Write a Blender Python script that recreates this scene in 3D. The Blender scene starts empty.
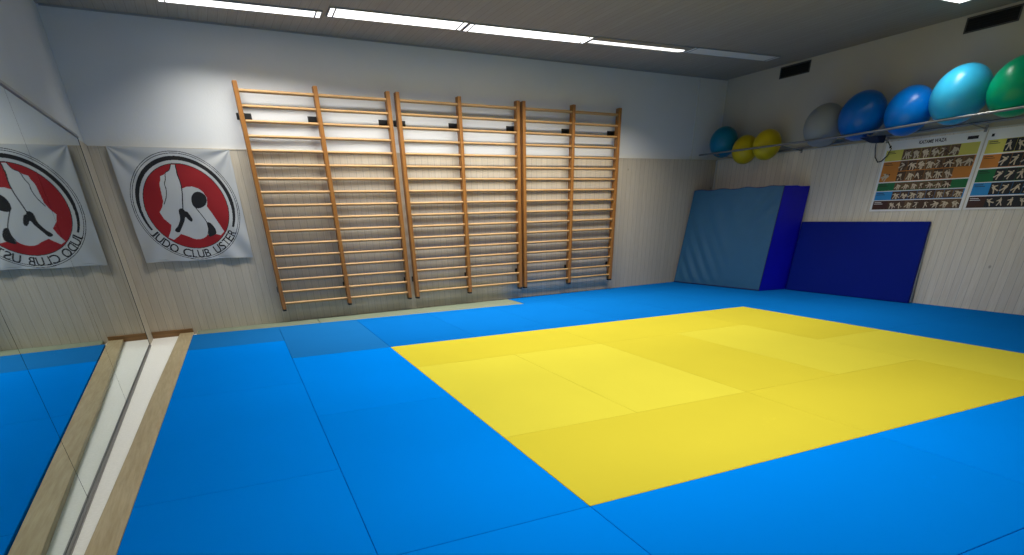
import bpy, bmesh, math, random
import numpy as np
from mathutils import Vector, Matrix
random.seed(7)
S = bpy.context.scene
COL = S.collection
try:
    S.view_settings.view_transform = 'Standard'
    S.view_settings.look = 'None'
    S.view_settings.exposure = 0.0
except Exception:
    pass

W, H, ZB = 9.194, 3.084, 1.937          # room width, ceiling height above mats, top of the panelling
YF = -9.2                                # wall behind the camera

# ------------------------------------------------------------------ materials
def srgb(r, g, b):
    def f(c):
        c /= 255.0
        return c/12.92 if c <= 0.04045 else ((c+0.055)/1.055)**2.4
    return (f(r), f(g), f(b), 1.0)

class NT:
    def __init__(s, name):
        s.m = bpy.data.materials.new(name); s.m.use_nodes = True
        s.t = s.m.node_tree; s.n = s.t.nodes; s.l = s.t.links
        s.b = s.n['Principled BSDF']
    def node(s, typ, **kw):
        n = s.n.new(typ)
        for k, v in kw.items(): setattr(n, k, v)
        return n
    def math(s, op, a, b=None):
        n = s.node('ShaderNodeMath', operation=op)
        for i, v in enumerate((a, b)):
            if v is None: continue
            if isinstance(v, (int, float)): n.inputs[i].default_value = v
            else: s.l.new(v, n.inputs[i])
        return n.outputs[0]
    def mix(s, fac, a, b, blend='MIX'):
        n = s.node('ShaderNodeMix', data_type='RGBA', blend_type=blend)
        for sock, v in ((n.inputs[0], fac), (n.inputs[6], a), (n.inputs[7], b)):
            if isinstance(v, (int, float)): sock.default_value = v
            elif isinstance(v, tuple): sock.default_value = v
            else: s.l.new(v, sock)
        return n.outputs[2]
    def noise(s, scale, detail=3, vec=None, rough=0.5):
        n = s.node('ShaderNodeTexNoise'); n.inputs['Scale'].default_value = scale
        n.inputs['Detail'].default_value = detail; n.inputs['Roughness'].default_value = rough
        if vec is not None: s.l.new(vec, n.inputs['Vector'])
        return n.outputs['Fac']
    def ramp(s, fac, lo, hi):
        n = s.node('ShaderNodeMapRange'); s.l.new(fac, n.inputs[0])
        n.inputs[1].default_value, n.inputs[2].default_value = lo, hi
        return n.outputs[0]
    def objco(s, scale=(1, 1, 1)):
        c = s.node('ShaderNodeTexCoord'); mp = s.node('ShaderNodeMapping')
        mp.inputs['Scale'].default_value = scale
        s.l.new(c.outputs['Object'], mp.inputs['Vector'])
        return mp.outputs['Vector']
    def bump(s, h, strength=0.2, dist=0.01):
        n = s.node('ShaderNodeBump'); n.inputs['Strength'].default_value = strength
        n.inputs['Distance'].default_value = dist
        s.l.new(h, n.inputs['Height']); s.l.new(n.outputs[0], s.b.inputs['Normal'])
    def color(s, c):
        if isinstance(c, tuple): s.b.inputs['Base Color'].default_value = c
        else: s.l.new(c, s.b.inputs['Base Color'])
    def set(s, **kw):
        for k, v in kw.items(): s.b.inputs[k.replace('_', ' ')].default_value = v
        return s

def scl(c, k): return (c[0]*k, c[1]*k, c[2]*k, 1.0)

def simple(name, c, rough=0.5, metal=0.0, noise=0.0, nscale=20, bump=0.0):
    t = NT(name); t.set(Roughness=rough, Metallic=metal)
    if noise or bump:
        f = t.noise(nscale, 3, t.objco())
    if noise: t.color(t.mix(f, scl(c, 1-noise), scl(c, 1+noise)))
    else: t.color(c)
    if bump: t.bump(f, bump)
    return t.m

def mat_plaster(name, c):
    t = NT(name); t.set(Roughness=0.85)
    v = t.objco()
    a = t.noise(1.3, 4, v); f = t.noise(60, 3, v)
    col = t.mix(a, scl(c, 0.93), scl(c, 1.05))
    g = t.ramp(t.noise(7, 6, v, 0.7), 0.72, 0.78)
    col = t.mix(t.math('MULTIPLY', g, 0.25), col, scl(c, 0.6))
    t.color(col); t.bump(f, 0.25, 0.004)
    return t.m

def mat_panel(name, c, axis, period=0.09):
    """vertical tongue-and-groove boards; axis = object axis across the boards"""
    t = NT(name); t.set(Roughness=0.6)
    v = t.objco()
    sep = t.node('ShaderNodeSeparateXYZ'); t.l.new(v, sep.inputs[0])
    x = t.math('DIVIDE', sep.outputs[axis], period)
    idx = t.math('FLOOR', x)
    wn = t.node('ShaderNodeTexWhiteNoise', noise_dimensions='1D'); t.l.new(idx, wn.inputs['W'])
    st = [1.0, 1.0, 1.0]; st[axis] = 30; st[2 if axis != 2 else 0] = 1.5
    if axis == 2: st = [1.5, 1.5, 30]
    grain = t.noise(3, 5, t.objco(tuple(st)), 0.65)
    col = t.mix(wn.outputs[0], scl(c, 0.93), scl(c, 1.06))
    gd = t.ramp(grain, 0.35, 0.7)
    col = t.mix(gd, col, t.mix(0.85, col, scl((c[0]*1.0, c[1]*0.93, c[2]*0.84, 1), 0.85)))
    kn = t.node('ShaderNodeTexVoronoi'); kn.inputs['Scale'].default_value = 2.2
    t.l.new(t.objco((1.0, 1.0, 0.8)), kn.inputs['Vector'])
    k = t.ramp(kn.outputs['Distance'], 0.045, 0.02)
    col = t.mix(t.math('MULTIPLY', k, 0.45), col, srgb(60, 45, 30))
    fr = t.math('FRACT', x)
    g = t.math('MULTIPLY', t.math('LESS_THAN', fr, 0.05), 0.55)
    col = t.mix(g, col, scl(c, 0.30))
    t.color(col)
    return t.m

def mat_wood(name, c, dark, along=2, scale=1.0, rough=0.42):
    t = NT(name); t.set(Roughness=rough)
    st = [14.0*scale]*3; st[along] = 1.0*scale
    f = t.noise(4, 6, t.objco(tuple(st)), 0.6)
    f2 = t.noise(1.2, 2, t.objco())
    col = t.mix(t.ramp(f, 0.3, 0.72), c, dark)
    col = t.mix(t.math('MULTIPLY', f2, 0.3), col, scl(c, 0.7))
    t.color(col); t.bump(f, 0.12, 0.003)
    return t.m

def mat_tatami(name, c, rough=0.55):
    """vinyl judo mat with a fine straw-like embossing and faint scuffs"""
    t = NT(name); t.set(Roughness=rough)
    t.b.inputs['Specular IOR Level'].default_value = 0.0
    v = t.objco()
    a = t.noise(1.1, 4, v)
    oi = t.node('ShaderNodeObjectInfo')
    col = t.mix(a, scl(c, 0.93), scl(c, 1.06))
    col = t.mix(t.math('MULTIPLY', oi.outputs['Random'], 0.35), col, scl(c, 0.86))
    sc = t.ramp(t.noise(2.4, 8, v, 0.72), 0.64, 0.74)
    col = t.mix(t.math('MULTIPLY', sc, 0.10), col, scl(c, 1.9))
    t.color(col)
    t.bump(t.noise(170, 2, v), 0.10, 0.002)
    return t.m

BLUE = (0.0002, 0.180, 0.66, 1); YEL = (0.55, 0.485, 0.046, 1)
M = {}
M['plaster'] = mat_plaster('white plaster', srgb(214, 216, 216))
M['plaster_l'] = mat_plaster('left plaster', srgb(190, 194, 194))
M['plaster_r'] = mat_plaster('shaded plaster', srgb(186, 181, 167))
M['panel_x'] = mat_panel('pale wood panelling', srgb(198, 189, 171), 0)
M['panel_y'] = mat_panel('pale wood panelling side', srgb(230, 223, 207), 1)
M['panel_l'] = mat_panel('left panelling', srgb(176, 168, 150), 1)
M['ceil'] = mat_panel('grey ceiling boards', srgb(156, 148, 135), 0)
M['floor'] = simple('speckled pale floor', srgb(242, 240, 232), 0.55, noise=0.10, nscale=70)
M['board'] = mat_wood('worn pale plank', srgb(190, 174, 138), srgb(158, 138, 100), along=1)
M['basebd'] = mat_wood('brown baseboard', srgb(150, 112, 66), srgb(110, 78, 44), along=0)
M['green'] = simple('grey green vinyl', srgb(116, 126, 106), 0.6, noise=0.10, nscale=9)
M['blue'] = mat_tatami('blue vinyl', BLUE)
M['blue_shaded'] = mat_tatami('shaded blue vinyl', (0.003, 0.130, 0.44, 1), 0.6)  # shade at the back and right put into the vinyl colour
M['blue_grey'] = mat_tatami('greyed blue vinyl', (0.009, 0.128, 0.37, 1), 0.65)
M['yellow'] = mat_tatami('yellow vinyl', YEL)
M['yellow_d'] = mat_tatami('deeper yellow vinyl', (0.51, 0.435, 0.035, 1))
M['bar'] = mat_wood('varnished beech', srgb(192, 152, 98), srgb(164, 122, 70), along=0)
M['post'] = mat_wood('varnished pine post', srgb(164, 112, 52), srgb(134, 84, 34), along=2)
M['black'] = simple('black metal', srgb(26, 27, 28), 0.5)
M['dark'] = simple('dark grille', srgb(10, 10, 11), 0.8)
M['steel'] = simple('brushed steel', srgb(176, 176, 172), 0.32, 1.0)
M['railgrey'] = simple('grey rail', srgb(140, 140, 138), 0.4, 0.6)
M['whitetrim'] = simple('white trim', srgb(206, 206, 200), 0.5)
t = NT('mirror'); t.color((0.70, 0.775, 0.77, 1)); t.set(Metallic=1.0, Roughness=0.015); M['mirror'] = t.m
M['mirror_back'] = simple('mirror edge', srgb(44, 54, 50), 0.4)
M['lampframe'] = simple('lamp housing', srgb(150, 150, 148), 0.5)
M['louver'] = simple('louver', srgb(120, 122, 124), 0.4)

def emit(name, c, k):
    t = NT(name); t.color((0.8, 0.8, 0.8, 1))
    t.b.inputs['Emission Color'].default_value = c
    t.b.inputs['Emission Strength'].default_value = k
    return t.m
LIGHT = 2.2; POWER = 26.0; SPREAD = 106; ROW = {1: 1.5, 2: 0.58, 3: 0.76}
M['lit'] = emit('lit tubes', (1.0, 0.985, 0.955, 1), LIGHT)
M['lit_warm'] = emit('lit single tube', (1.0, 0.97, 0.90, 1), LIGHT*0.8)
M['unlit'] = simple('unlit diffuser', srgb(226, 222, 212), 0.5)
M['unlit_brown'] = simple('unlit reflector', srgb(150, 134, 108), 0.45)

# ------------------------------------------------------------------ mesh builder
class MB:
    def __init__(s): s.v = []; s.f = []; s.mi = []; s.sm = []
    def add(s, vs, fs, mi=0, smooth=False):
        o = len(s.v); s.v += [tuple(p) for p in vs]
        for f in fs: s.f.append([i+o for i in f]); s.mi.append(mi); s.sm.append(smooth)
    def box(s, x0, x1, y0, y1, z0, z1, mi=0):
        s.hexa([(x0,y0,z0),(x1,y0,z0),(x1,y1,z0),(x0,y1,z0),(x0,y0,z1),(x1,y0,z1),(x1,y1,z1),(x0,y1,z1)], mi)
    def hexa(s, v, mi=0):
        s.add(v, [(0,3,2,1),(4,5,6,7),(0,1,5,4),(1,2,6,5),(2,3,7,6),(3,0,4,7)], mi)
    def prism(s, poly, z0, z1, mi=0):
        """poly = ccw list of (x, y)"""
        n = len(poly)
        v = [(x, y, z0) for x, y in poly] + [(x, y, z1) for x, y in poly]
        f = [tuple(range(n-1, -1, -1)), tuple(range(n, 2*n))] + [(i, (i+1) % n, n+(i+1) % n, n+i) for i in range(n)]
        s.add(v, f, mi)
    def tube(s, pts, r, seg=10, mi=0, ry=None, cap=True):
        pts = [Vector(p) for p in pts]; rings = []
        for i, p in enumerate(pts):
            d = (pts[min(i+1, len(pts)-1)] - pts[max(i-1, 0)]).normalized()
            a = Vector((0, 0, 1)) if abs(d.z) < 0.9 else Vector((1, 0, 0))
            u = d.cross(a).normalized(); w = u.cross(d).normalized()
            rr = r[i] if isinstance(r, (list, tuple)) else r
            r2 = rr if ry is None else ry
            rings.append([p + u*rr*math.cos(2*math.pi*k/seg) + w*r2*math.sin(2*math.pi*k/seg) for k in range(seg)])
        v = [q for ring in rings for q in ring]
        f = [(i*seg+k, i*seg+(k+1) % seg, (i+1)*seg+(k+1) % seg, (i+1)*seg+k) for i in range(len(pts)-1) for k in range(seg)]
        s.add(v, f, mi, True)
        if cap: s.add(rings[0], [tuple(range(seg))[::-1]], mi); s.add(rings[-1], [tuple(range(seg))], mi)
    def build(s, name, mats, parent=None, bevel=0.0, loc=None, seg=2):
        me = bpy.data.meshes.new(name)
        me.from_pydata(s.v, [], s.f)
        mats = mats if isinstance(mats, (list, tuple)) else [mats]
        for m in mats: me.materials.append(m)
        me.polygons.foreach_set('material_index', s.mi)
        me.polygons.foreach_set('use_smooth', s.sm)
        me.update()
        bm = bmesh.new(); bm.from_mesh(me); bmesh.ops.recalc_face_normals(bm, faces=bm.faces)
        bm.to_mesh(me); bm.free()
        o = bpy.data.objects.new(name, me); COL.objects.link(o)
        if parent: o.parent = parent
        if loc: o.location = loc
        if bevel:
            b = o.modifiers.new('bevel', 'BEVEL'); b.width = bevel; b.segments = seg; b.limit_method = 'ANGLE'
            b.harden_normals = False
        return o

def tag(o, label, cat, group=None):
    o['label'] = label; o['category'] = cat
    if group: o['group'] = group
    return o
def thing(name, label, cat, loc=(0, 0, 0), group=None):
    o = bpy.data.objects.new(name, None); COL.objects.link(o); o.location = loc
    o.empty_display_size = 0.1
    return tag(o, label, cat, group)
def struct(o): o['kind'] = 'structure'; return o
def copy_tree(o, parent=None):
    c = o.copy(); COL.objects.link(c)
    if parent: c.parent = parent
    for ch in list(o.children): copy_tree(ch, c)
    return c

# ------------------------------------------------------------------ room shell
def sbox(name, x0, x1, y0, y1, z0, z1, m, bevel=0):
    b = MB(); b.box(x0, x1, y0, y1, z0, z1); return struct(b.build(name, m, bevel=bevel))
sbox('floor', -0.02, W+0.0, YF, 0.0, -0.16, -0.04, M['floor'])
sbox('ceiling', -0.16, W+0.14, YF-0.14, 0.16, H, H+0.12, M['ceil'])
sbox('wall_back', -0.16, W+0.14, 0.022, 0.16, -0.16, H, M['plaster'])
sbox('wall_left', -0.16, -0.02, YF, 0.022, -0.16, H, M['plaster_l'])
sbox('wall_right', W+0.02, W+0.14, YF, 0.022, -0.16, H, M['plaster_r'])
sbox('wall_front', -0.16, W+0.14, YF-0.14, YF, -0.16, H, M['plaster'])
# wooden panelling on the lower walls
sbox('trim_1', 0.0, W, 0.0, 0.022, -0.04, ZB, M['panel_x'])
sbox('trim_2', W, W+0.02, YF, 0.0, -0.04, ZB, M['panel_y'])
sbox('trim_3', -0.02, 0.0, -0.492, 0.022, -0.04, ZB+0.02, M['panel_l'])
# cap strips of the panelling
sbox('trim_4', 0.0, W, -0.004, 0.022, ZB, ZB+0.012, M['panel_x'])
sbox('trim_5', W-0.004, W+0.02, YF, 0.0, ZB, ZB+0.012, M['whitetrim'])
# white cable duct on the upper back wall and moulding in the right corner
sbox('trim_6', 8.572, 8.590, 0.010, 0.022, ZB+0.012, H, M['whitetrim'])
sbox('trim_7', W-0.022, W, -0.022, 0.0, 0.0, ZB, M['whitetrim'])
# brown baseboard in the left corner
sbox('baseboard_back', 0.004, 0.45, -0.022, 0.0, -0.04, 0.035, M['basebd'], 0.004)
# dark joints where ceiling meets the walls
sbox('trim_8', 0.0, W, 0.006, 0.022, H-0.014, H, M['lampframe'])

# ------------------------------------------------------------------ mat grid (laid about four degrees off the back wall)
GA = Vector((2.311, -2.355)); GB = Vector((7.193, -2.717)); GC = Vector((2.134, -6.188))
GU = (GB-GA)/5; GV = (GC-GA)/4
def G(u, v): p = GA + GU*u + GV*v; return (p.x, p.y)

def judo_mat(poly, m, label, group, gap=0.0012, name='judo_mat'):
    c = Vector((sum(p[0] for p in poly)/len(poly), sum(p[1] for p in poly)/len(poly)))
    pts = []
    for p in poly:                                         # hairline joint between mats
        q = Vector(p); d = q-c
        pts.append((d.x - math.copysign(gap, d.x), d.y - math.copysign(gap, d.y)))
    area = sum(pts[i][0]*pts[(i+1) % len(pts)][1]-pts[(i+1) % len(pts)][0]*pts[i][1] for i in range(len(pts)))
    if area < 0: pts = pts[::-1]
    b = MB(); b.prism(pts, 0.0, 0.04)
    o = b.build(name, m, bevel=0.0018, loc=(c.x, c.y, -0.04), seg=1)
    return tag(o, label, 'mat', group)
def rect(u0, u1, v0, v1): return [G(u0, v0), G(u1, v0), G(u1, v1), G(u0, v1)]

YG = 'yellow judo mats of the fighting area'
for (u0, u1, v0, v1, m, lb) in [
    (0, 2, 0, 1, 'yellow_d', 'yellow judo mat at the far left corner of the yellow square'),
    (2, 4, 0, 1, 'yellow_d', 'yellow judo mat lying crosswise, second along the far edge of the yellow square'),
    (4, 5, 0, 2, 'yellow_d', 'yellow judo mat at the far right corner of the yellow square'),
    (0, 1, 1, 3, 'yellow', 'pale yellow judo mat lying lengthwise, along the left edge of the yellow square'),
    (1, 2, 1, 3, 'yellow', 'yellow judo mat lying lengthwise, second from the left edge of the yellow square'),
    (2, 3, 1, 3, 'yellow_d', 'yellow judo mat lying lengthwise, in the middle of the yellow square'),
    (3, 4, 1, 3, 'yellow', 'yellow judo mat lying lengthwise, fourth from the left edge of the yellow square'),
    (4, 5, 2, 4, 'yellow', 'yellow judo mat at the near right corner of the yellow square'),
    (0, 2, 3, 4, 'yellow_d', 'yellow judo mat at the near left corner of the yellow square'),
    (2, 4, 3, 4, 'yellow_d', 'yellow judo mat lying crosswise, second along the near edge of the yellow square')]:
    judo_mat(rect(u0, u1, v0, v1), M[m], lb, YG)

BG = 'blue judo mats around the yellow square'
blue = [
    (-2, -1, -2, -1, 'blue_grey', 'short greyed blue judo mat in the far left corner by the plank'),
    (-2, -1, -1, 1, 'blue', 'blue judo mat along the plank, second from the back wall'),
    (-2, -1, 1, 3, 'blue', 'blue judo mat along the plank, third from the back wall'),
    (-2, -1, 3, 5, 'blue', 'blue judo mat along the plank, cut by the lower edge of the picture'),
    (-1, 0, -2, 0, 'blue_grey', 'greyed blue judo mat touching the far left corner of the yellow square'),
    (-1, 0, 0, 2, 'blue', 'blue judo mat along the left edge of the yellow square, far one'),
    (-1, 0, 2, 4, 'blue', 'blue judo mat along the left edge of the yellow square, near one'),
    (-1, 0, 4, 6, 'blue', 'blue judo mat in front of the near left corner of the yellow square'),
    (0, 1, -2, 0, 'blue_shaded', 'blue judo mat behind the yellow square, first from its left corner'),
    (1, 2, -2, 0, 'blue_shaded', 'blue judo mat behind the yellow square, second from its left corner'),
    (2, 3, -2, 0, 'blue_shaded', 'blue judo mat behind the middle of the yellow square'),
    (3, 4, -2, 0, 'blue_shaded', 'blue judo mat behind the yellow square, fourth from its left corner'),
    (4, 5, -2, 0, 'blue_shaded', 'blue judo mat behind the far right corner of the yellow square'),
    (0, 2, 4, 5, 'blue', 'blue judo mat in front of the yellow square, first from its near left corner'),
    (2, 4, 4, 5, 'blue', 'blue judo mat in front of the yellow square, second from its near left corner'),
    (4, 6, 4, 5, 'blue_shaded', 'blue judo mat off the near right corner of the yellow square'),
    (5, 6, 0, 2, 'blue_shaded', 'blue judo mat along the right edge of the yellow square, far one'),
    (5, 6, 2, 4, 'blue_shaded', 'blue judo mat along the right edge of the yellow square, near one'),
    (5, 6, -2, 0, 'blue_shaded', 'blue judo mat in front of the thick leaning crash mat'),
    (0, 2, 5, 6, 'blue', 'blue judo mat cut by the lower picture edge, below the near left yellow corner'),
    (2, 4, 5, 6, 'blue_shaded', 'blue judo mat cut by the lower right picture edge'),
]
for (u0, u1, v0, v1, m, lb) in blue:
    judo_mat(rect(u0, u1, v0, v1), M[m], lb, BG)
XW = W-0.003
def onwall_x(v, x=XW):            # point on row line v at the right wall
    a = Vector(G(0, v)); k = (x-a.x)/GU.x; return (x, a.y+GU.y*k)
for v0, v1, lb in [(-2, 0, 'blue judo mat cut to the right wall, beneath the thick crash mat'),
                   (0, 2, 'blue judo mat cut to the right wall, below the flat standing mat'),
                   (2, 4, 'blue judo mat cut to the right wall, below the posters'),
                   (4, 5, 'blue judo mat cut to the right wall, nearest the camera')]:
    judo_mat([G(6, v0), onwall_x(v0), onwall_x(v1), G(6, v1)], M['blue_shaded'], lb, BG)
# wedge between the mat rows and the back wall
def onback(u, y=-0.003):
    a = Vector(G(u, -2)); k = (y-a.y)/GV.y; return (a.x+GV.x*k, y)
UE = 2.57
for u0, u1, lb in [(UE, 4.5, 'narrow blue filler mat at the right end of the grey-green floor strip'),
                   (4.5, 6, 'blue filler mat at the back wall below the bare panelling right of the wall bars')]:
    judo_mat([onback(u0), onback(u1), G(u1, -2), G(u0, -2)], M['blue_shaded'], lb, BG, name='filler_mat')
judo_mat([onback(6), (XW, -0.003), onwall_x(-2), G(6, -2)], M['blue_shaded'],
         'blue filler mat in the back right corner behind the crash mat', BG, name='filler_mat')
for u0, u1, lb in [(-1.96, -0.47, 'short left piece of the grey-green floor strip below the flag'),
                   (-0.465, UE-0.01, 'long right piece of the grey-green floor strip under the wall bars')]:
    a, b_, c, d = onback(u0), onback(u1, -0.003), G(u1, -2), G(u0, -2)
    judo_mat([a, b_, (c[0], c[1]+0.012), (d[0], d[1]+0.012)], M['green'], lb, 'grey-green floor strips', gap=0.001, name='floor_strip')

# plank between mats and mirror
b = MB()
edge = [(0.298, -0.03), (0.279, -0.469), (0.168, -3.053), (0.132, -4.10), (0.101, -4.896), (0.079, -5.437), (0.05, -6.2), (0.03, -6.8)]
right = [(G(-2, v)[0]-0.006, G(-2, v)[1]) for v in (4.6, 3.2, 2, 1, 0, -1, -2)]
right.append((right[-1][0]+0.012, -0.03))
b.prism((edge+right)[::-1], -0.04, -0.008)
tag(b.build('floor_plank', M['board'], bevel=0.003), 'long worn pale wooden plank lying between the blue mats and the mirror', 'plank')

# ------------------------------------------------------------------ mirror on the left wall
ZM = 1.965
for y0, y1, lb in [(-2.967, -0.50, 'mirror panel nearest the back wall, reflecting the club flag'),
                   (-4.785, -2.973, 'second mirror panel from the back wall, cut by the left picture edge'),
                   (-6.61, -4.791, 'mirror panel nearest the camera, at the lower left picture edge')]:
    ym = (y0+y1)/2
    r = thing('wall_mirror', lb, 'mirror', (0, ym, -0.03), 'mirror panels on the left wall')
    h = (y1-y0)/2
    g = MB(); g.box(-0.006, 0.0, -h, h, 0, ZM+0.03); g.build('mirror_glass', M['mirror'], r)
    k = MB(); k.box(-0.018, -0.0062, -h, h, 0, ZM+0.03); k.build('backing_board', M['mirror_back'], r)
    if y1 > -1:
        k = MB(); k.box(-0.018, 0.003, h+0.0002, h+0.007, 0, ZM+0.03); k.build('edge_strip', M['mirror_back'], r)
b = MB(); b.box(-0.018, 0.012, -6.61, -0.50, ZM+0.001, ZM+0.014); b.box(-0.018, 0.003, -6.61, -0.50, ZM+0.014, ZM+0.03)
tag(b.build('mirror_rail', M['railgrey'], bevel=0.002), 'grey metal rail along the top edge of the wall mirror', 'rail')
b = MB(); b.box(0.001, 0.010, -6.61, -0.50, -0.04, -0.022); b.box(0.010, 0.014, -6.61, -0.50, -0.04, -0.030)
tag(b.build('mirror_rail', M['railgrey'], bevel=0.001), 'grey metal channel on the floor along the foot of the wall mirror', 'rail')

# ------------------------------------------------------------------ wall bars
RZ = [0.239+0.1407*i for i in range(17)]
def wall_bars(posts, label):
    x0 = posts[0]
    r = thing('wall_bars', label, 'wall bars', (x0, -0.09, 0.17), 'wooden wall bars on the back wall')
    zt, zb, dy0, dy1 = 2.575-0.17, 0.0, -0.048, 0.042
    for i, px in enumerate(posts):
        x = px-x0
        b = MB(); w = 0.0245
        b.hexa([(x-w,dy0,zb),(x+w,dy0,zb),(x+w,dy1,zb),(x-w,dy1,zb),(x-w,dy0,zt),(x+w,dy0,zt),(x+w,dy1,zt),(x-w,dy1,zt)])
        post = b.build('post', M['post'], r, bevel=0.006)
        b = MB(); b.box(x-w*0.9, x+w*0.9, dy0+0.004, dy1-0.004, zb-0.022, zb-0.001)
        b.build('rubber_foot', M['black'], post, bevel=0.004)
        # top bracket on the plaster, small lower bracket
        b = MB()
        xa, xb = (x-0.055, x+0.125) if i == 0 else (x-0.125, x+0.02)
        if i == 0: b.box(x-0.045, x+0.115, 0.106, 0.112, 2.065, 2.13)
        else: b.box(x-0.115, x+0.03, 0.106, 0.112, 2.065, 2.13)
        b.box(x-0.014, x+0.014, dy1+0.001, 0.107, 2.07, 2.125)
        b.build('bracket', M['black'], r)
        b = MB(); b.tube([(x, dy1+0.001, 0.235), (x, 0.089, 0.235)], 0.020, 10); b.box(x-0.028, x+0.028, 0.083, 0.089, 0.20, 0.27)
        b.build('bracket', M['black'], r)
    for j in range(2):
        xa, xb = posts[j]-x0+0.0225, posts[j+1]-x0-0.0225
        for i, z in enumerate(RZ):
            b = MB(); rr = 0.0215 if i == 16 else 0.0190
            yy = -0.012
            b.tube([(xa, yy, z-0.17), (xa+0.02, yy, z-0.17), (xb-0.02, yy, z-0.17), (xb, yy, z-0.17)], rr, 12, ry=rr*0.85)
            b.build('rung', M['bar'], r)
    return r
wall_bars([1.565, 2.421, 3.288], 'leftmost double set of varnished wooden wall bars, next to the club flag')
wall_bars([3.409, 4.244, 5.121], 'middle double set of varnished wooden wall bars on the back wall')
wall_bars([5.214, 6.048, 6.889], 'rightmost double set of varnished wooden wall bars on the back wall')

# ------------------------------------------------------------------ text helper
def text_tris(s, size=1.0, bold=0.0):
    cu = bpy.data.curves.new('t', 'FONT'); cu.body = s; cu.size = size; cu.resolution_u = 4; cu.offset = bold
    ob = bpy.data.objects.new('t', cu); COL.objects.link(ob)
    dg = bpy.context.evaluated_depsgraph_get(); me = ob.evaluated_get(dg).to_mesh()
    me.calc_loop_triangles()
    v = [tuple(p.co[:2]) for p in me.vertices]
    tr = [tuple(t.vertices) for t in me.loop_triangles]
    bpy.data.objects.remove(ob); bpy.data.curves.remove(cu)
    return v, tr

# ------------------------------------------------------------------ club flag
NX, NZ = 340, 330
gx = (np.arange(NX)+0.5)/NX; gz = (np.arange(NZ)+0.5)/NZ
CT = dict(tl=(0.168, 1.950), tr=(1.356, 1.938), br=(1.340, 0.812), bl=(0.190, 0.805))
def fl(u, v):     # u right, v up in 0..1 -> wall x, z
    x = (1-v)*((1-u)*CT['bl'][0]+u*CT['br'][0]) + v*((1-u)*CT['tl'][0]+u*CT['tr'][0])
    z = (1-v)*((1-u)*CT['bl'][1]+u*CT['br'][1]) + v*((1-u)*CT['tl'][1]+u*CT['tr'][1])
    return x, z
U, V = np.meshgrid(gx, gz)
X, Z = fl(U, V)
idx = np.zeros(X.shape, int)                      # 0 white, 1 red, 2 black
C0 = (0.772, 1.367)
dx, dz = (X-C0[0]), (Z-C0[1])
rad = np.sqrt((dx/0.985)**2 + dz**2); ang = np.degrees(np.arctan2(dz, dx))
def inpoly(poly):
    r = np.zeros(X.shape, bool); n = len(poly)
    for i in range(n):
        (x1, z1), (x2, z2) = poly[i], poly[(i+1) % n]
        if z1 == z2: continue
        c = ((z1 > Z) != (z2 > Z)) & (X < (x2-x1)*(Z-z1)/(z2-z1)+x1)
        r ^= c
    return r
def nearline(pl, w):
    r = np.zeros(X.shape, bool)
    for (x1, z1), (x2, z2) in zip(pl[:-1], pl[1:]):
        L = max((x2-x1)**2+(z2-z1)**2, 1e-9)
        t = np.clip(((X-x1)*(x2-x1)+(Z-z1)*(z2-z1))/L, 0, 1)
        r |= ((X-x1-t*(x2-x1))**2+(Z-z1-t*(z2-z1))**2) < w*w
    return r
def smooth(pl, closed=True, n=6):
    out = []; N = len(pl)
    rng = range(N) if closed else range(N-1)
    for i in rng:
        g = (lambda k: pl[k % N]) if closed else (lambda k: pl[min(max(k, 0), N-1)])
        p0, p1, p2, p3 = g(i-1), g(i), g(i+1), g(i+2)
        for k in range(n):
            t = k/n
            out.append(tuple(0.5*((2*p1[c])+(-p0[c]+p2[c])*t+(2*p0[c]-5*p1[c]+4*p2[c]-p3[c])*t*t+(-p0[c]+3*p1[c]-3*p2[c]+p3[c])*t**3) for c in (0, 1)))
    if not closed: out.append(pl[-1])
    return out
inside = rad < 0.428
idx[inside] = 1
idx[(abs(rad-0.430) < 0.0035)] = 2
ringtop = (ang > -27) | (ang < -152)
wring = 0.007+0.013*np.clip((np.cos(np.radians(ang-85))+0.75), 0, 1)
idx[(abs(rad-0.483) < wring) & ringtop] = 2
idx[(abs(rad-0.529) < 0.0030)] = 2
idx[(abs(rad-0.547) < 0.0030)] = 2
white1 = [(0.722, 1.786), (0.767, 1.786), (0.764, 1.69), (0.772, 1.612), (0.765, 1.543), (0.760, 1.55), (0.819, 1.572), (0.874, 1.574),
          (0.935, 1.555), (0.975, 1.516), (0.998, 1.461), (0.985, 1.40), (0.973, 1.372), (1.012, 1.293), (1.09, 1.104), (1.042, 1.066),
          (0.995, 1.080), (0.967, 1.068), (0.913, 1.060), (0.908, 1.083), (0.885, 1.058), (0.846, 1.040), (0.808, 1.031), (0.769, 1.033), (0.735, 1.044), (0.704, 1.062), (0.627, 1.094),
          (0.596, 1.07), (0.537, 1.035), (0.491, 1.062), (0.536, 1.134), (0.556, 1.19), (0.501, 1.255), (0.478, 1.321), (0.519, 1.373),
          (0.545, 1.43), (0.550, 1.496), (0.558, 1.60), (0.580, 1.641), (0.586, 1.674), (0.630, 1.69), (0.653, 1.712), (0.693, 1.735)]
fig = inpoly(white1) & inside
idx[fig] = 0
def blk(poly, s=True): idx[inpoly(smooth(poly) if s else poly)] = 2
blk([(0.672, 1.335), (0.695, 1.356), (0.719, 1.352), (0.736, 1.328), (0.762, 1.312), (0.788, 1.242), (0.771, 1.218), (0.748, 1.235), (0.722, 1.268),
     (0.701, 1.226), (0.655, 1.160), (0.614, 1.110), (0.577, 1.132), (0.625, 1.185), (0.660, 1.245), (0.668, 1.290)])
blk([(0.832, 1.443), (0.854, 1.490), (0.899, 1.519), (0.948, 1.517), (0.986, 1.481), (0.990, 1.433), (0.959, 1.385), (0.906, 1.357), (0.858, 1.357), (0.830, 1.390)])
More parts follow.
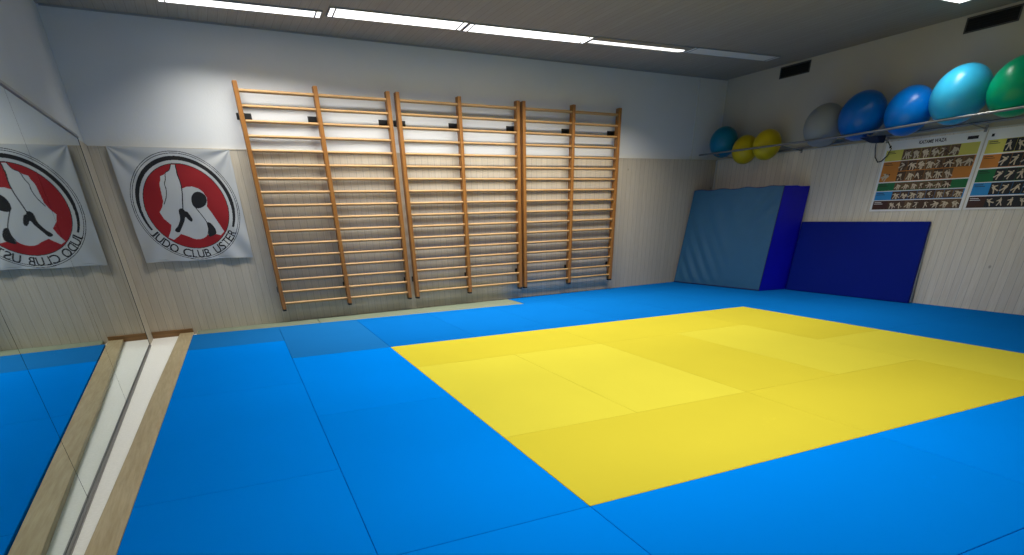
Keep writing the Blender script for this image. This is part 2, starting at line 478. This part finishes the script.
blk([(0.925, 1.200), (0.964, 1.200), (0.999, 1.143), (1.001, 1.093), (0.967, 1.066), (0.913, 1.058), (0.927, 1.133)])
idx[nearline(smooth([(0.767, 1.784), (0.762, 1.69), (0.769, 1.612), (0.760, 1.52), (0.738, 1.43), (0.718, 1.34)], False), 0.0055)] = 2
idx[nearline(smooth([(0.849, 1.368), (0.895, 1.284), (0.93, 1.204), (0.927, 1.133), (0.908, 1.083)], False), 0.0045)] = 2
idx[nearline(smooth([(0.640, 1.690), (0.628, 1.641), (0.608, 1.60), (0.608, 1.544), (0.586, 1.470), (0.545, 1.40)], False), 0.0040)] = 2
idx[nearline(smooth([(0.722, 1.786), (0.693, 1.735), (0.653, 1.712), (0.640, 1.690)], False), 0.0035)] = 2
# lettering along the lower arc
word = "JUDO CLUB USTER"
adv = {'J': .62, 'U': .95, 'D': .98, 'O': 1.08, ' ': .62, 'C': 1.0, 'L': .80, 'B': .86, 'S': .82, 'T': .82, 'E': .80, 'R': .86}
tot = sum(adv[c] for c in word); A0, A1 = -151.0, -30.5; pos = 0.0
for ch in word:
    a = math.radians(A0+(A1-A0)*(pos+adv[ch]/2)/tot); pos += adv[ch]
    if ch == ' ': continue
    v, tr = text_tris(ch, 1.0, 0.012)
    mnx = min(p[0] for p in v); mxx = max(p[0] for p in v); mxy = max(p[1] for p in v); mny = min(p[1] for p in v)
    hgt = 0.088; wid = hgt*(1.0 if ch in 'OC' else 0.45 if ch == 'J' else 0.80 if ch in 'UD' else 0.50 if ch == 'L' else 0.66)
    cx, cz = C0[0]+0.985*0.491*math.cos(a), C0[1]+0.491*math.sin(a)
    rt = a+math.pi/2; ex = (math.cos(rt), math.sin(rt)); ey = (-math.sin(rt), math.cos(rt))
    P = []
    for (x, y) in v:
        lx = ((x-mnx)/(mxx-mnx)-0.5)*wid; ly = ((y-mny)/(mxy-mny)-0.5)*hgt
        P.append((cx+lx*ex[0]+ly*ey[0], cz+lx*ex[1]+ly*ey[1]))
    for t3 in tr:
        idx[inpoly([P[i] for i in t3])] = 2
# cloth surface with soft folds
ux = np.linspace(0, 1, NX+1); vz = np.linspace(0, 1, NZ+1)
UU, VV = np.meshgrid(ux, vz)
XX, ZZ = fl(UU, VV)
def folds(u, v):
    tl = np.hypot(u, 1-v); th = np.arctan2(1-v, u+1e-6)
    tr_ = np.hypot(1-u, 1-v); th2 = np.arctan2(1-v, 1-u+1e-6)
    bl_ = np.hypot(u, v); bl_a = np.arctan2(v, u+1e-6)
    br_ = np.hypot(1-u, v)
    f = 0.008*np.exp(-(tl/0.42)**2)*np.sin(th*9+0.5)*np.clip(tl*6, 0, 1)
    f += 0.011*np.exp(-(tr_/0.45)**2)*np.sin(th2*9+1.0)*np.clip(tr_*6, 0, 1)
    f += 0.011*np.exp(-(bl_/0.40)**2)*np.sin((u-v*0.5)*26)
    f += 0.010*np.exp(-(br_/0.40)**2)*np.sin((u+v*0.6)*24+1)
    f += 0.003*np.sin(u*7+v*5)
    return f
YY = -0.026 - 0.75*folds(UU, VV)
ZZ = ZZ + np.where(VV < 0.02, 0.004*np.sin(UU*11), 0)
verts = np.stack([XX, YY, ZZ], -1).reshape(-1, 3)
ii = np.arange(NX*NZ); r_ = ii // NX; c_ = ii % NX; a_ = r_*(NX+1)+c_
faces = np.stack([a_, a_+1, a_+NX+2, a_+NX+1], -1)
me = bpy.data.meshes.new('flag'); me.from_pydata(verts.tolist(), [], faces.tolist())
def mat_cloth(name, c):
    t = NT(name); t.set(Roughness=0.75); t.color(c)
    t.bump(t.noise(400, 1, t.objco()), 0.06, 0.001); return t.m
for m in (mat_cloth('white cloth', srgb(184, 186, 185)), mat_cloth('red print', srgb(146, 6, 18)), mat_cloth('black print', srgb(8, 8, 14))):
    me.materials.append(m)
me.polygons.foreach_set('material_index', idx.reshape(-1).astype(np.int32))
me.polygons.foreach_set('use_smooth', np.ones(NX*NZ, bool)); me.update()
flag = bpy.data.objects.new('flag', me); COL.objects.link(flag)
tag(flag, 'white club flag with red round emblem, pinned to the panelling left of wall bars', 'flag')

# ------------------------------------------------------------------ crash mat leaning in the corner
r = thing('crash_mat', 'thick crash mat with blue-grey front leaning against the right wall in the corner', 'mat', (8.6, -0.93, 0.0))
L = 0.885; Zt = 1.475; lean = 0.135; th = 0.515
def cm(a, s, t_):          # a along the mat 0..1 (0 at the corner), s up 0..1, t_ depth 0..1
    x = (-0.15*(1-a)+0.01*a)*(1-s) + (0.095*(1-a)+0.15*a)*s + th*t_ - 0.085*t_*s
    y = L - 2*L*a - 0.11*t_*a
    return (x, y, 0.002 + Zt*s - (0.010 if t_ > 0.5 else 0)*s)
b = MB()
def panel(b, fn, nu, nv, mi=0):
    vs = [fn(i/nu, j/nv) for j in range(nv+1) for i in range(nu+1)]
    fs = [(j*(nu+1)+i, j*(nu+1)+i+1, (j+1)*(nu+1)+i+1, (j+1)*(nu+1)+i) for j in range(nv) for i in range(nu)]
    b.add(vs, fs, mi, True)
def frontp(a, s):
    x, y, z = cm(a, s, 0)
    e = min(a, 1-a, s, 1-s); e = min(1, e*14)
    wr = 0.011*math.exp(-((a-0.22)/0.26)**2-((s-0.20)/0.34)**2)*math.sin((a*1.15+s*0.75)*42)
    wr += 0.007*math.exp(-((a-0.9)/0.2)**2-((s-0.85)/0.2)**2)*math.sin((a-s*0.8)*40)
    wr += 0.006*math.exp(-((a-0.3)/0.35)**2-((s-0.7)/0.3)**2)*math.sin((a*1.2+s*0.7)*22)
    bul = 0.022*(math.sin(math.pi*a)*math.sin(math.pi*s))**0.5
    top = 0.010*math.sin(a*23)*max(0, (s-0.9)*10)*min(1, (1-a)*8)
    return (x - e*(wr+bul), y, z + top)
panel(b, frontp, 70, 56)
fab = NT('blue grey canvas'); fab.set(Roughness=0.55); fab.color(fab.mix(fab.noise(5, 4, fab.objco()), srgb(34, 88, 124), srgb(40, 96, 132)))
fab.bump(fab.noise(300, 2, fab.objco()), 0.08, 0.001)
b.build('front_cover', fab.m, r)
b = MB()
for fn in (lambda a, t_: cm(1, a, t_), lambda a, t_: cm(0, a, t_), lambda a, t_: cm(a, 1, t_), lambda a, t_: cm(a, 0, t_), lambda a, t_: cm(a, t_, 1)):
    panel(b, fn, 16, 8)
navy = simple('navy vinyl', (0.0005, 0.0010, 0.50, 1), 0.5, noise=0.12, nscale=6)
b.build('side_cover', navy, r)
b = MB()
pts = [frontp(i/60, 0.999) for i in range(61)]
b.tube([(p[0]+0.004, p[1], p[2]+0.002) for p in pts], 0.006, 6)
pts = [cm(i/20, 0.006, 0) for i in range(21)]
b.tube([(p[0]-0.004, p[1], p[2]+0.004) for p in pts], 0.006, 6)
pts = [cm(0.999, i/20, 0) for i in range(21)]
b.tube([(p[0]-0.002, p[1], p[2]) for p in pts], 0.006, 6)
b.build('piping', simple('navy piping', srgb(12, 18, 90), 0.5), r)

# ------------------------------------------------------------------ flat mat standing against the right wall
r = thing('gym_mat', 'flat dark blue gym mat standing on edge against the right wall beside the crash mat', 'mat', (W, -2.9, 0.0))
b = MB(); y0, y1 = 0.95, -0.895
b.hexa([(-0.125,y1-0.04,0.002),(-0.08,y1-0.04,0.002),(-0.08,y0,0.002),(-0.125,y0,0.002),(-0.065,y1+0.03,0.985),(-0.02,y1+0.03,0.985),(-0.02,y0,0.985),(-0.065,y0,0.985)])
t = NT('dark blue vinyl'); t.set(Roughness=0.5); t.b.inputs['Specular IOR Level'].default_value = 0.15; t.color(t.mix(t.noise(2, 3, t.objco()), (0.0006, 0.011, 0.20, 1), (0.0008, 0.014, 0.23, 1))); t.bump(t.noise(250, 2, t.objco()), 0.1, 0.001)
b.build('mat_body', t.m, r, bevel=0.008)
b = MB(); 
b.hexa([(-0.070,y1-0.043,0.012),(-0.060,y1-0.043,0.012),(-0.060,y1-0.03,0.012),(-0.070,y1-0.03,0.012),(-0.018,y1+0.027,0.975),(-0.008,y1+0.027,0.975),(-0.008,y1+0.04,0.975),(-0.018,y1+0.04,0.975)])
b.build('backing', M['whitetrim'], r)

# ------------------------------------------------------------------ ball rack and balls
XR = W-0.462; ZR = 2.0; XB = W-0.035
r = thing('ball_rack', 'long wall rack of two metal rails carrying the exercise balls on the right wall', 'rack', (W, -2.6, ZR))
yl, yr = -0.02+2.6, -5.6+2.6
b = MB(); b.tube([(XR-W, yl, 0.012), (XR-W, 0, 0.008), (XR-W, yr, 0.085)], 0.0135, 10); b.build('front_rail', M['railgrey'], r)
b = MB(); b.tube([(XB-W, yl-0.4, -0.045), (XB-W, yr, 0.03)], 0.0135, 10); b.build('rear_rail', M['railgrey'], r)
for y in (2.2, 0.95, -0.31, -1.42, -2.7):
    b = MB(); b.tube([(XR-W, y, -0.012), (XR-W+0.05, y, -0.02), (-0.004, y, -0.06)], 0.007, 8)
    b.box(-0.006, -0.001, y-0.015, y+0.015, -0.09, -0.02)
    b.build('bracket', M['railgrey'], r)
r['label'] = 'long wall rack of grey metal rails carrying the exercise balls on the right wall'

def mat_ball(name, c, rough=0.28):
    t = NT(name); t.set(Roughness=rough)
    t.color(t.mix(t.noise(4, 3, t.objco()), scl(c, 0.92), scl(c, 1.06)))
    t.b.inputs['Specular IOR Level'].default_value = 0.3
    return t.m
def ball(y, rr, c, label, x=None, dz=0.0, rough=0.28):
    cx = x if x else min((XR+XB)/2, W-rr-0.002)
    dxr = cx-XR; rs = rr+0.0135
    cz = ZR+0.008+max(0.0, -2.6-y)*0.0257+math.sqrt(max(rs*rs-dxr*dxr, 0.0004))+dz
    me = bpy.data.meshes.new('exercise_ball'); bm = bmesh.new()
    bmesh.ops.create_uvsphere(bm, u_segments=64, v_segments=40, radius=rr)
    for v in bm.verts:                                # fine moulded rings round the ball
        lat = math.asin(max(-1, min(1, v.co.z/rr)))
        v.co *= 1.0+0.0012*math.cos(lat*40)
    bmesh.ops.rotate(bm, verts=bm.verts, matrix=Matrix.Rotation(0.5+y, 3, 'X') @ Matrix.Rotation(1.2, 3, 'Y'))
    for f in bm.faces: f.smooth = True
    bm.to_mesh(me); bm.free()
    me.materials.append(mat_ball('ball vinyl', c, rough))
    o = bpy.data.objects.new('exercise_ball', me); COL.objects.link(o); o.location = (cx, y, cz)
    return tag(o, label, 'exercise ball', 'exercise balls on the wall rack')
ball(-0.36, 0.222, srgb(8, 112, 140), 'small dark teal exercise ball at the far end of the rack in the corner', x=XR+0.17)
ball(-0.79, 0.200, srgb(196, 172, 16), 'yellow exercise ball squeezed between the dark teal and the other yellow ball')
ball(-1.20, 0.205, srgb(200, 176, 16), 'yellow exercise ball with free rack to its right')
ball(-2.12, 0.258, srgb(138, 142, 142), 'grey exercise ball beside the dark blue ball', rough=0.45)
ball(-2.655, 0.275, srgb(0, 96, 180), 'dark blue exercise ball between the grey and the bright blue ball')
ball(-3.235, 0.258, srgb(0, 116, 210), 'bright blue exercise ball between the dark blue and the turquoise ball')
ball(-3.775, 0.286, srgb(56, 182, 228), 'large turquoise exercise ball beside the green ball')
ball(-4.335, 0.275, srgb(0, 172, 120), 'green exercise ball at the right picture edge')

# dark strap and thin cord hanging under the rack
b = MB(); yy = -2.93
b.hexa([(-0.30,yy-0.07,1.90),(-0.20,yy-0.07,1.90),(-0.20,yy+0.07,1.91),(-0.30,yy+0.07,1.91),(-0.42,yy-0.075,1.975),(-0.2,yy-0.075,1.985),(-0.2,yy+0.16,1.985),(-0.42,yy+0.16,1.972)])
for i in range(len(b.v)): b.v[i] = (b.v[i][0]+W, b.v[i][1], b.v[i][2])
tag(b.build('strap', simple('dark blue strap', srgb(14, 26, 56), 0.7), bevel=0.015), 'small dark blue strap bundle tucked under the rack below the dark blue ball', 'strap')
b = MB()
pts = [(W-0.06, -2.80, 1.95), (W-0.03, -2.79, 1.86), (W-0.015, -2.81, 1.76), (W-0.013, -2.86, 1.70), (W-0.013, -2.91, 1.71), (W-0.015, -2.97, 1.77), (W-0.02, -3.0, 1.84), (W-0.10, -2.98, 1.92)]
b.tube([(p[0], p[1], p[2]) for p in [tuple(q) for q in pts]], 0.006, 6)
tag(b.build('cord', M['black']), 'thin dark cord hanging in a loop on the wall left of the first poster', 'cord')

# ------------------------------------------------------------------ posters
PM = {'paper': srgb(238, 238, 234), 'yel': srgb(214, 206, 92), 'ora': srgb(206, 128, 44), 'grn': srgb(4, 108, 58), 'blu': srgb(36, 142, 206),
      'brn': srgb(66, 36, 26), 'ph_tan': srgb(104, 78, 50), 'ph_dark': srgb(24, 28, 34), 'fig': srgb(208, 192, 164), 'ink': srgb(24, 24, 26), 'ph_mid': srgb(74, 50, 32)}
PK = list(PM); PMATS = [simple('print '+k, PM[k], 0.4) for k in PK]
def poster(yl, zt, wd, ht, title, tanstyle, bands, label, skew=0.0):
    b = MB(); rnd = random.Random(3 if tanstyle else 9)
    def P(u, v, d): return (-d, -u*wd, -v*ht)
    def quad(u0, u1, v0, v1, d, k): b.add([P(u0, v0, d), P(u0, v1, d), P(u1, v1, d), P(u1, v0, d)], [(0, 1, 2, 3)], PK.index(k))
    def poly(pts, d, k): b.add([P(u, v, d) for u, v in pts], [tuple(range(len(pts)))], PK.index(k))
    b.box(-0.004, 0.0, -wd, 0, -ht, 0, PK.index('paper'))
    ar = wd/ht
    def figure(cu, cv, h, d, k):
        """a small gi-clad figure: body, two legs, arm, head"""
        t0 = rnd.uniform(-0.9, 0.9)
        def R(px, py): return (cu+(px*math.cos(t0)-py*math.sin(t0))*h/ar, cv+(px*math.sin(t0)+py*math.cos(t0))*h)
        poly([R(-.16, -.28), R(.16, -.28), R(.13, .12), R(-.13, .12)], d, k)
        l = rnd.uniform(.05, .3)
        poly([R(-.13, .10), R(.0, .10), R(-.08-l*.5, .5), R(-.22-l*.5, .48)], d, k)
        poly([R(.0, .10), R(.13, .10), R(.24+l*.4, .46), R(.10+l*.4, .5)], d, k)
        s_ = rnd.choice((-1, 1))
        poly([R(.10*s_, -.26), R(.12*s_, -.12), R(.42*s_, -.02), R(.44*s_, -.12)], d, k)
        n = 7; poly([R(.09*math.cos(6.283*i/n), -.38+.09*math.sin(6.283*i/n)) for i in range(n)], d, 'ph_mid' if tanstyle else k)
    for (v0, v1, k, rows) in bands:
        quad(0.025, 0.975, v0, v1, 0.0044, k)
        quad(0.04, 0.12, v0+0.02, v0+0.028, 0.0048, 'ink' if k != 'brn' else 'paper'); quad(0.04, 0.14, v0+0.042, v0+0.049, 0.0048, 'ink' if k != 'brn' else 'paper')
        n = len(rows)
        for i, (u0, u1) in enumerate(rows):
            a = v0+(v1-v0)*(i/n)+0.008; c = v0+(v1-v0)*((i+1)/n)-0.012
            cells = max(1, round((u1-u0)/0.092)); cw = (u1-u0)/cells
            for q in range(cells):
                quad(u0+q*cw+0.001, u0+(q+1)*cw-0.001, a-0.004, c+0.004, 0.0048, ('ph_tan' if rnd.random() < .65 else 'ph_mid') if tanstyle else 'ph_dark')
                hh = (c-a)*(0.98 if tanstyle else 0.86); mc = (a+c)/2
                figure(u0+(q+0.42)*cw, mc, hh, 0.0052, 'fig')
                if tanstyle: figure(u0+(q+0.68)*cw, mc+0.008, hh*0.9, 0.0055, 'fig' if rnd.random() < .75 else 'ph_mid')
                quad(u0+q*cw+0.008, u0+(q+1)*cw-0.012, c+0.002, c+0.006, 0.0048, 'ink')
    if tanstyle: figure(0.10, 0.50, 0.13, 0.0052, 'fig'); figure(0.075, 0.49, 0.11, 0.0054, 'fig')
    # heading and the small marks beside it
    if title:
        v, tr = text_tris(title, 1.0, 0.025); mx = max(p[0] for p in v); my = max(p[1] for p in v)
        hh = 0.046; ww = 0.28
        b.add([P(0.36+p[0]/mx*ww, 0.075-p[1]/my*hh, 0.0048) for p in v], tr, PK.index('ink'))
        quad(0.84, 0.94, 0.045, 0.085, 0.0048, 'ink')
    quad(0.04, 0.065, 0.055, 0.09, 0.0048, 'ink')
    o = b.build('poster', PMATS, loc=(W-0.0005, yl, zt))
    return tag(o, label, 'poster', 'judo technique posters on the right wall')
b1 = [(.125, .275, 'yel', [(.215, .80)]), (.285, .57, 'ora', [(.215, .965), (.215, .80)]), (.585, .70, 'grn', [(.22, .82)]),
      (.71, .835, 'blu', [(.22, .965)]), (.845, .972, 'brn', [(.20, .965)])]
b2 = [(.13, .295, 'yel', [(.19, .965)]), (.31, .475, 'ora', [(.19, .965)]), (.49, .65, 'grn', [(.19, .965)]),
      (.66, .82, 'blu', [(.19, .965)]), (.835, .978, 'brn', [(.19, .965)])]
poster(-2.915, 1.922, 1.125, 0.812, 'KATAME WAZA', True, b1, 'belt-coloured judo poster with tan photo rows, above the flat blue mat')
poster(-4.058, 1.93, 1.09, 0.815, '', False, b2, 'belt-coloured judo poster with pale figures on black photo rows, at the right picture edge')

# ------------------------------------------------------------------ air vents
for y0, y1, lb in [(-1.50, -1.00, 'black air vent near the ceiling above the yellow balls'),
                   (-3.975, -3.45, 'black air vent near the ceiling above the turquoise ball')]:
    r = thing('air_vent', lb, 'vent', (W+0.02, (y0+y1)/2, 2.985), 'air vents under the ceiling')
    h = (y1-y0)/2; k = 0.072
    b = MB(); fw = 0.014
    b.box(-0.012, -0.001, -h, h, k-fw, k); b.box(-0.012, -0.001, -h, h, -k, -k+fw); b.box(-0.012, -0.001, -h, -h+fw, -k+fw, k-fw); b.box(-0.012, -0.001, h-fw, h, -k+fw, k-fw)
    b.build('frame', simple('vent frame', srgb(70, 68, 64), 0.6), r)
    b = MB(); b.box(-0.003, -0.001, -h+fw, h-fw, -k+fw, k-fw); b.build('backing', M['dark'], r)
    for i in range(5):
        z = -k+fw+0.012+i*0.023
        b = MB(); b.hexa([(-0.010,-h+fw,z-0.004),(-0.004,-h+fw,z+0.004),(-0.004,h-fw,z+0.004),(-0.010,h-fw,z-0.004),(-0.010,-h+fw,z-0.002),(-0.004,-h+fw,z+0.006),(-0.004,h-fw,z+0.006),(-0.010,h-fw,z-0.002)])
        b.build('slat', M['dark'], r)

# ------------------------------------------------------------------ ceiling lights
def lamp(r, lx, ly, power, dp, c=(1.0, 0.975, 0.92), spread=SPREAD):
    d = bpy.data.lights.new('louvred tubes', 'AREA'); d.shape = 'RECTANGLE'; d.size = lx; d.size_y = ly
    d.energy = power; d.color = c; d.spread = math.radians(spread)
    o = bpy.data.objects.new('tube_light', d); COL.objects.link(o); o.parent = r; o.location = (0, 0, -dp-0.004)
RS = -0.066                                   # the rows run about four degrees off the back wall
def row_light(x0, x1, yc, wd, label, group, kind='lit', gain=1.0):
    xm = (x0+x1)/2; hl = (x1-x0)/2
    r = thing('ceiling_light', label, 'ceiling light', (xm, yc+RS*xm, H), group)
    r.rotation_euler = (0, 0, math.atan(RS))
    hw = wd/2; dp = 0.014; fw = 0.007
    b = MB()
    b.box(-hl, hl, hw-fw, hw, -dp, -0.001); b.box(-hl, hl, -hw, -hw+fw, -dp, -0.001)
    b.box(-hl, -hl+0.012, -hw+fw, hw-fw, -dp, -0.001); b.box(hl-0.012, hl, -hw+fw, hw-fw, -dp, -0.001)
    b.build('housing', M['lampframe'], r)
    if kind == 'half':
        lamp(r, 2*hl-0.1, wd*0.4, POWER*1.25, dp, (1.0, 0.92, 0.80), 120)
        b = MB(); b.box(-hl+0.012, hl-0.012, -hw+fw, 0.0, -dp+0.004, -dp+0.008); b.build('reflector', M['unlit_brown'], r)
        b = MB(); b.tube([(-hl+0.012, hw*0.46, -dp+0.008), (hl-0.06, hw*0.46, -dp+0.008), (hl-0.013, hw*0.46, -dp+0.008)], [hw*0.5, hw*0.5, hw*0.25], 12, ry=0.006)
        b.build('lit_tube', M['lit_warm'], r)
        return r
    if kind != 'unlit': lamp(r, 2*hl-0.1, wd-0.04, gain*POWER*(2*hl)/1.5*(ROW[1] if 'back wall' in group else ROW[2] if 'second' in group else ROW[3]), dp, spread=120 if 'back wall' in group else SPREAD)
    b = MB(); b.box(-hl+0.012, hl-0.012, -hw+fw, hw-fw, -dp+0.002, -dp+0.006)
    b.build('diffuser', M['lit'] if kind != 'unlit' else M['unlit'], r)
    if kind == 'louver':
        for i in range(22):
            x = -hl+0.06+i*(2*hl-0.12)/21
            b = MB(); b.box(x-0.004, x+0.004, -0.012, 0.012, -dp-0.002, -dp+0.0015); b.build('louver_slat', M['louver'], r)
    for sx in (-1, 1):
        b = MB(); b.box(sx*(hl-0.062)-0.008, sx*(hl-0.062)+0.008, -hw+fw, hw-fw, -dp-0.001, -dp+0.004); b.build('cross_bar', M['lampframe'], r)
    return r
R1 = 'ceiling lights in the row along the back wall'
YC1 = -0.655
row_light(1.00, 2.492, YC1+0.115, 0.20, 'lit ceiling light at the left end of the row near the back wall', R1, gain=0.72)
row_light(2.53, 4.02, YC1+0.0, 0.28, 'lit ceiling light with dotted louver, second from the left', R1, 'louver')
row_light(4.035, 5.655, YC1+0.02, 0.27, 'lit ceiling light, third from the left in the row near the back wall', R1)
row_light(5.67, 7.16, YC1+0.0, 0.25, 'half lit ceiling light with one warm tube and a dark reflector', R1, 'half')
row_light(7.17, 8.72, YC1-0.02, 0.25, 'unlit grey ceiling light at the right end of the row near the back wall', R1, 'unlit')
R2 = 'ceiling lights in the second row'
for i, x in enumerate((0.9, 2.45, 4.0, 5.55, 7.1)):
    row_light(x, x+1.5, -3.195, 0.24, 'lit ceiling light just cut by the top picture edge above the turquoise ball' if i == 4 else 'lit ceiling light of the second row, outside the picture', R2, gain=(0.9, 1.0, 0.9, 1.0, 1.05)[i])
R3 = 'ceiling lights in the third row'
for i, x in enumerate((1.2, 2.75, 4.3, 5.85)):
    row_light(x, x+1.5, -5.75, 0.24, 'lit ceiling light of the third row, outside the picture', R3, gain=(1.1, 1.35, 0.8, 0.12)[i])

# ------------------------------------------------------------------ world and camera
w = bpy.data.worlds.new('World'); S.world = w; w.use_nodes = True
w.node_tree.nodes['Background'].inputs[0].default_value = (0.5, 0.52, 0.55, 1)
w.node_tree.nodes['Background'].inputs[1].default_value = 0.1

cam = bpy.data.cameras.new('camera'); co = bpy.data.objects.new('camera', cam); COL.objects.link(co)
Rm = [[0.8819029720518206, -0.47078634937463426, -0.02464469778005908], [-0.2425268430170215, -0.40824500360650584, -0.8800663312765242], [0.40426214057510096, 0.7821101139052152, -0.4742108090552223]]
r0, r1, r2 = (Vector(q) for q in Rm)
m = Matrix(((r0.x, -r1.x, -r2.x, 0.8452692), (r0.y, -r1.y, -r2.y, -7.8922197), (r0.z, -r1.z, -r2.z, 1.2107454), (0, 0, 0, 1)))
co.matrix_world = m
cam.sensor_fit = 'HORIZONTAL'; cam.sensor_width = 36.0
cam.lens = 520.2935/1024*36.0
cam.shift_x = 0.0; cam.shift_y = (493.74-277.5)/1024
cam.clip_start = 0.02; cam.clip_end = 60
S.camera = co
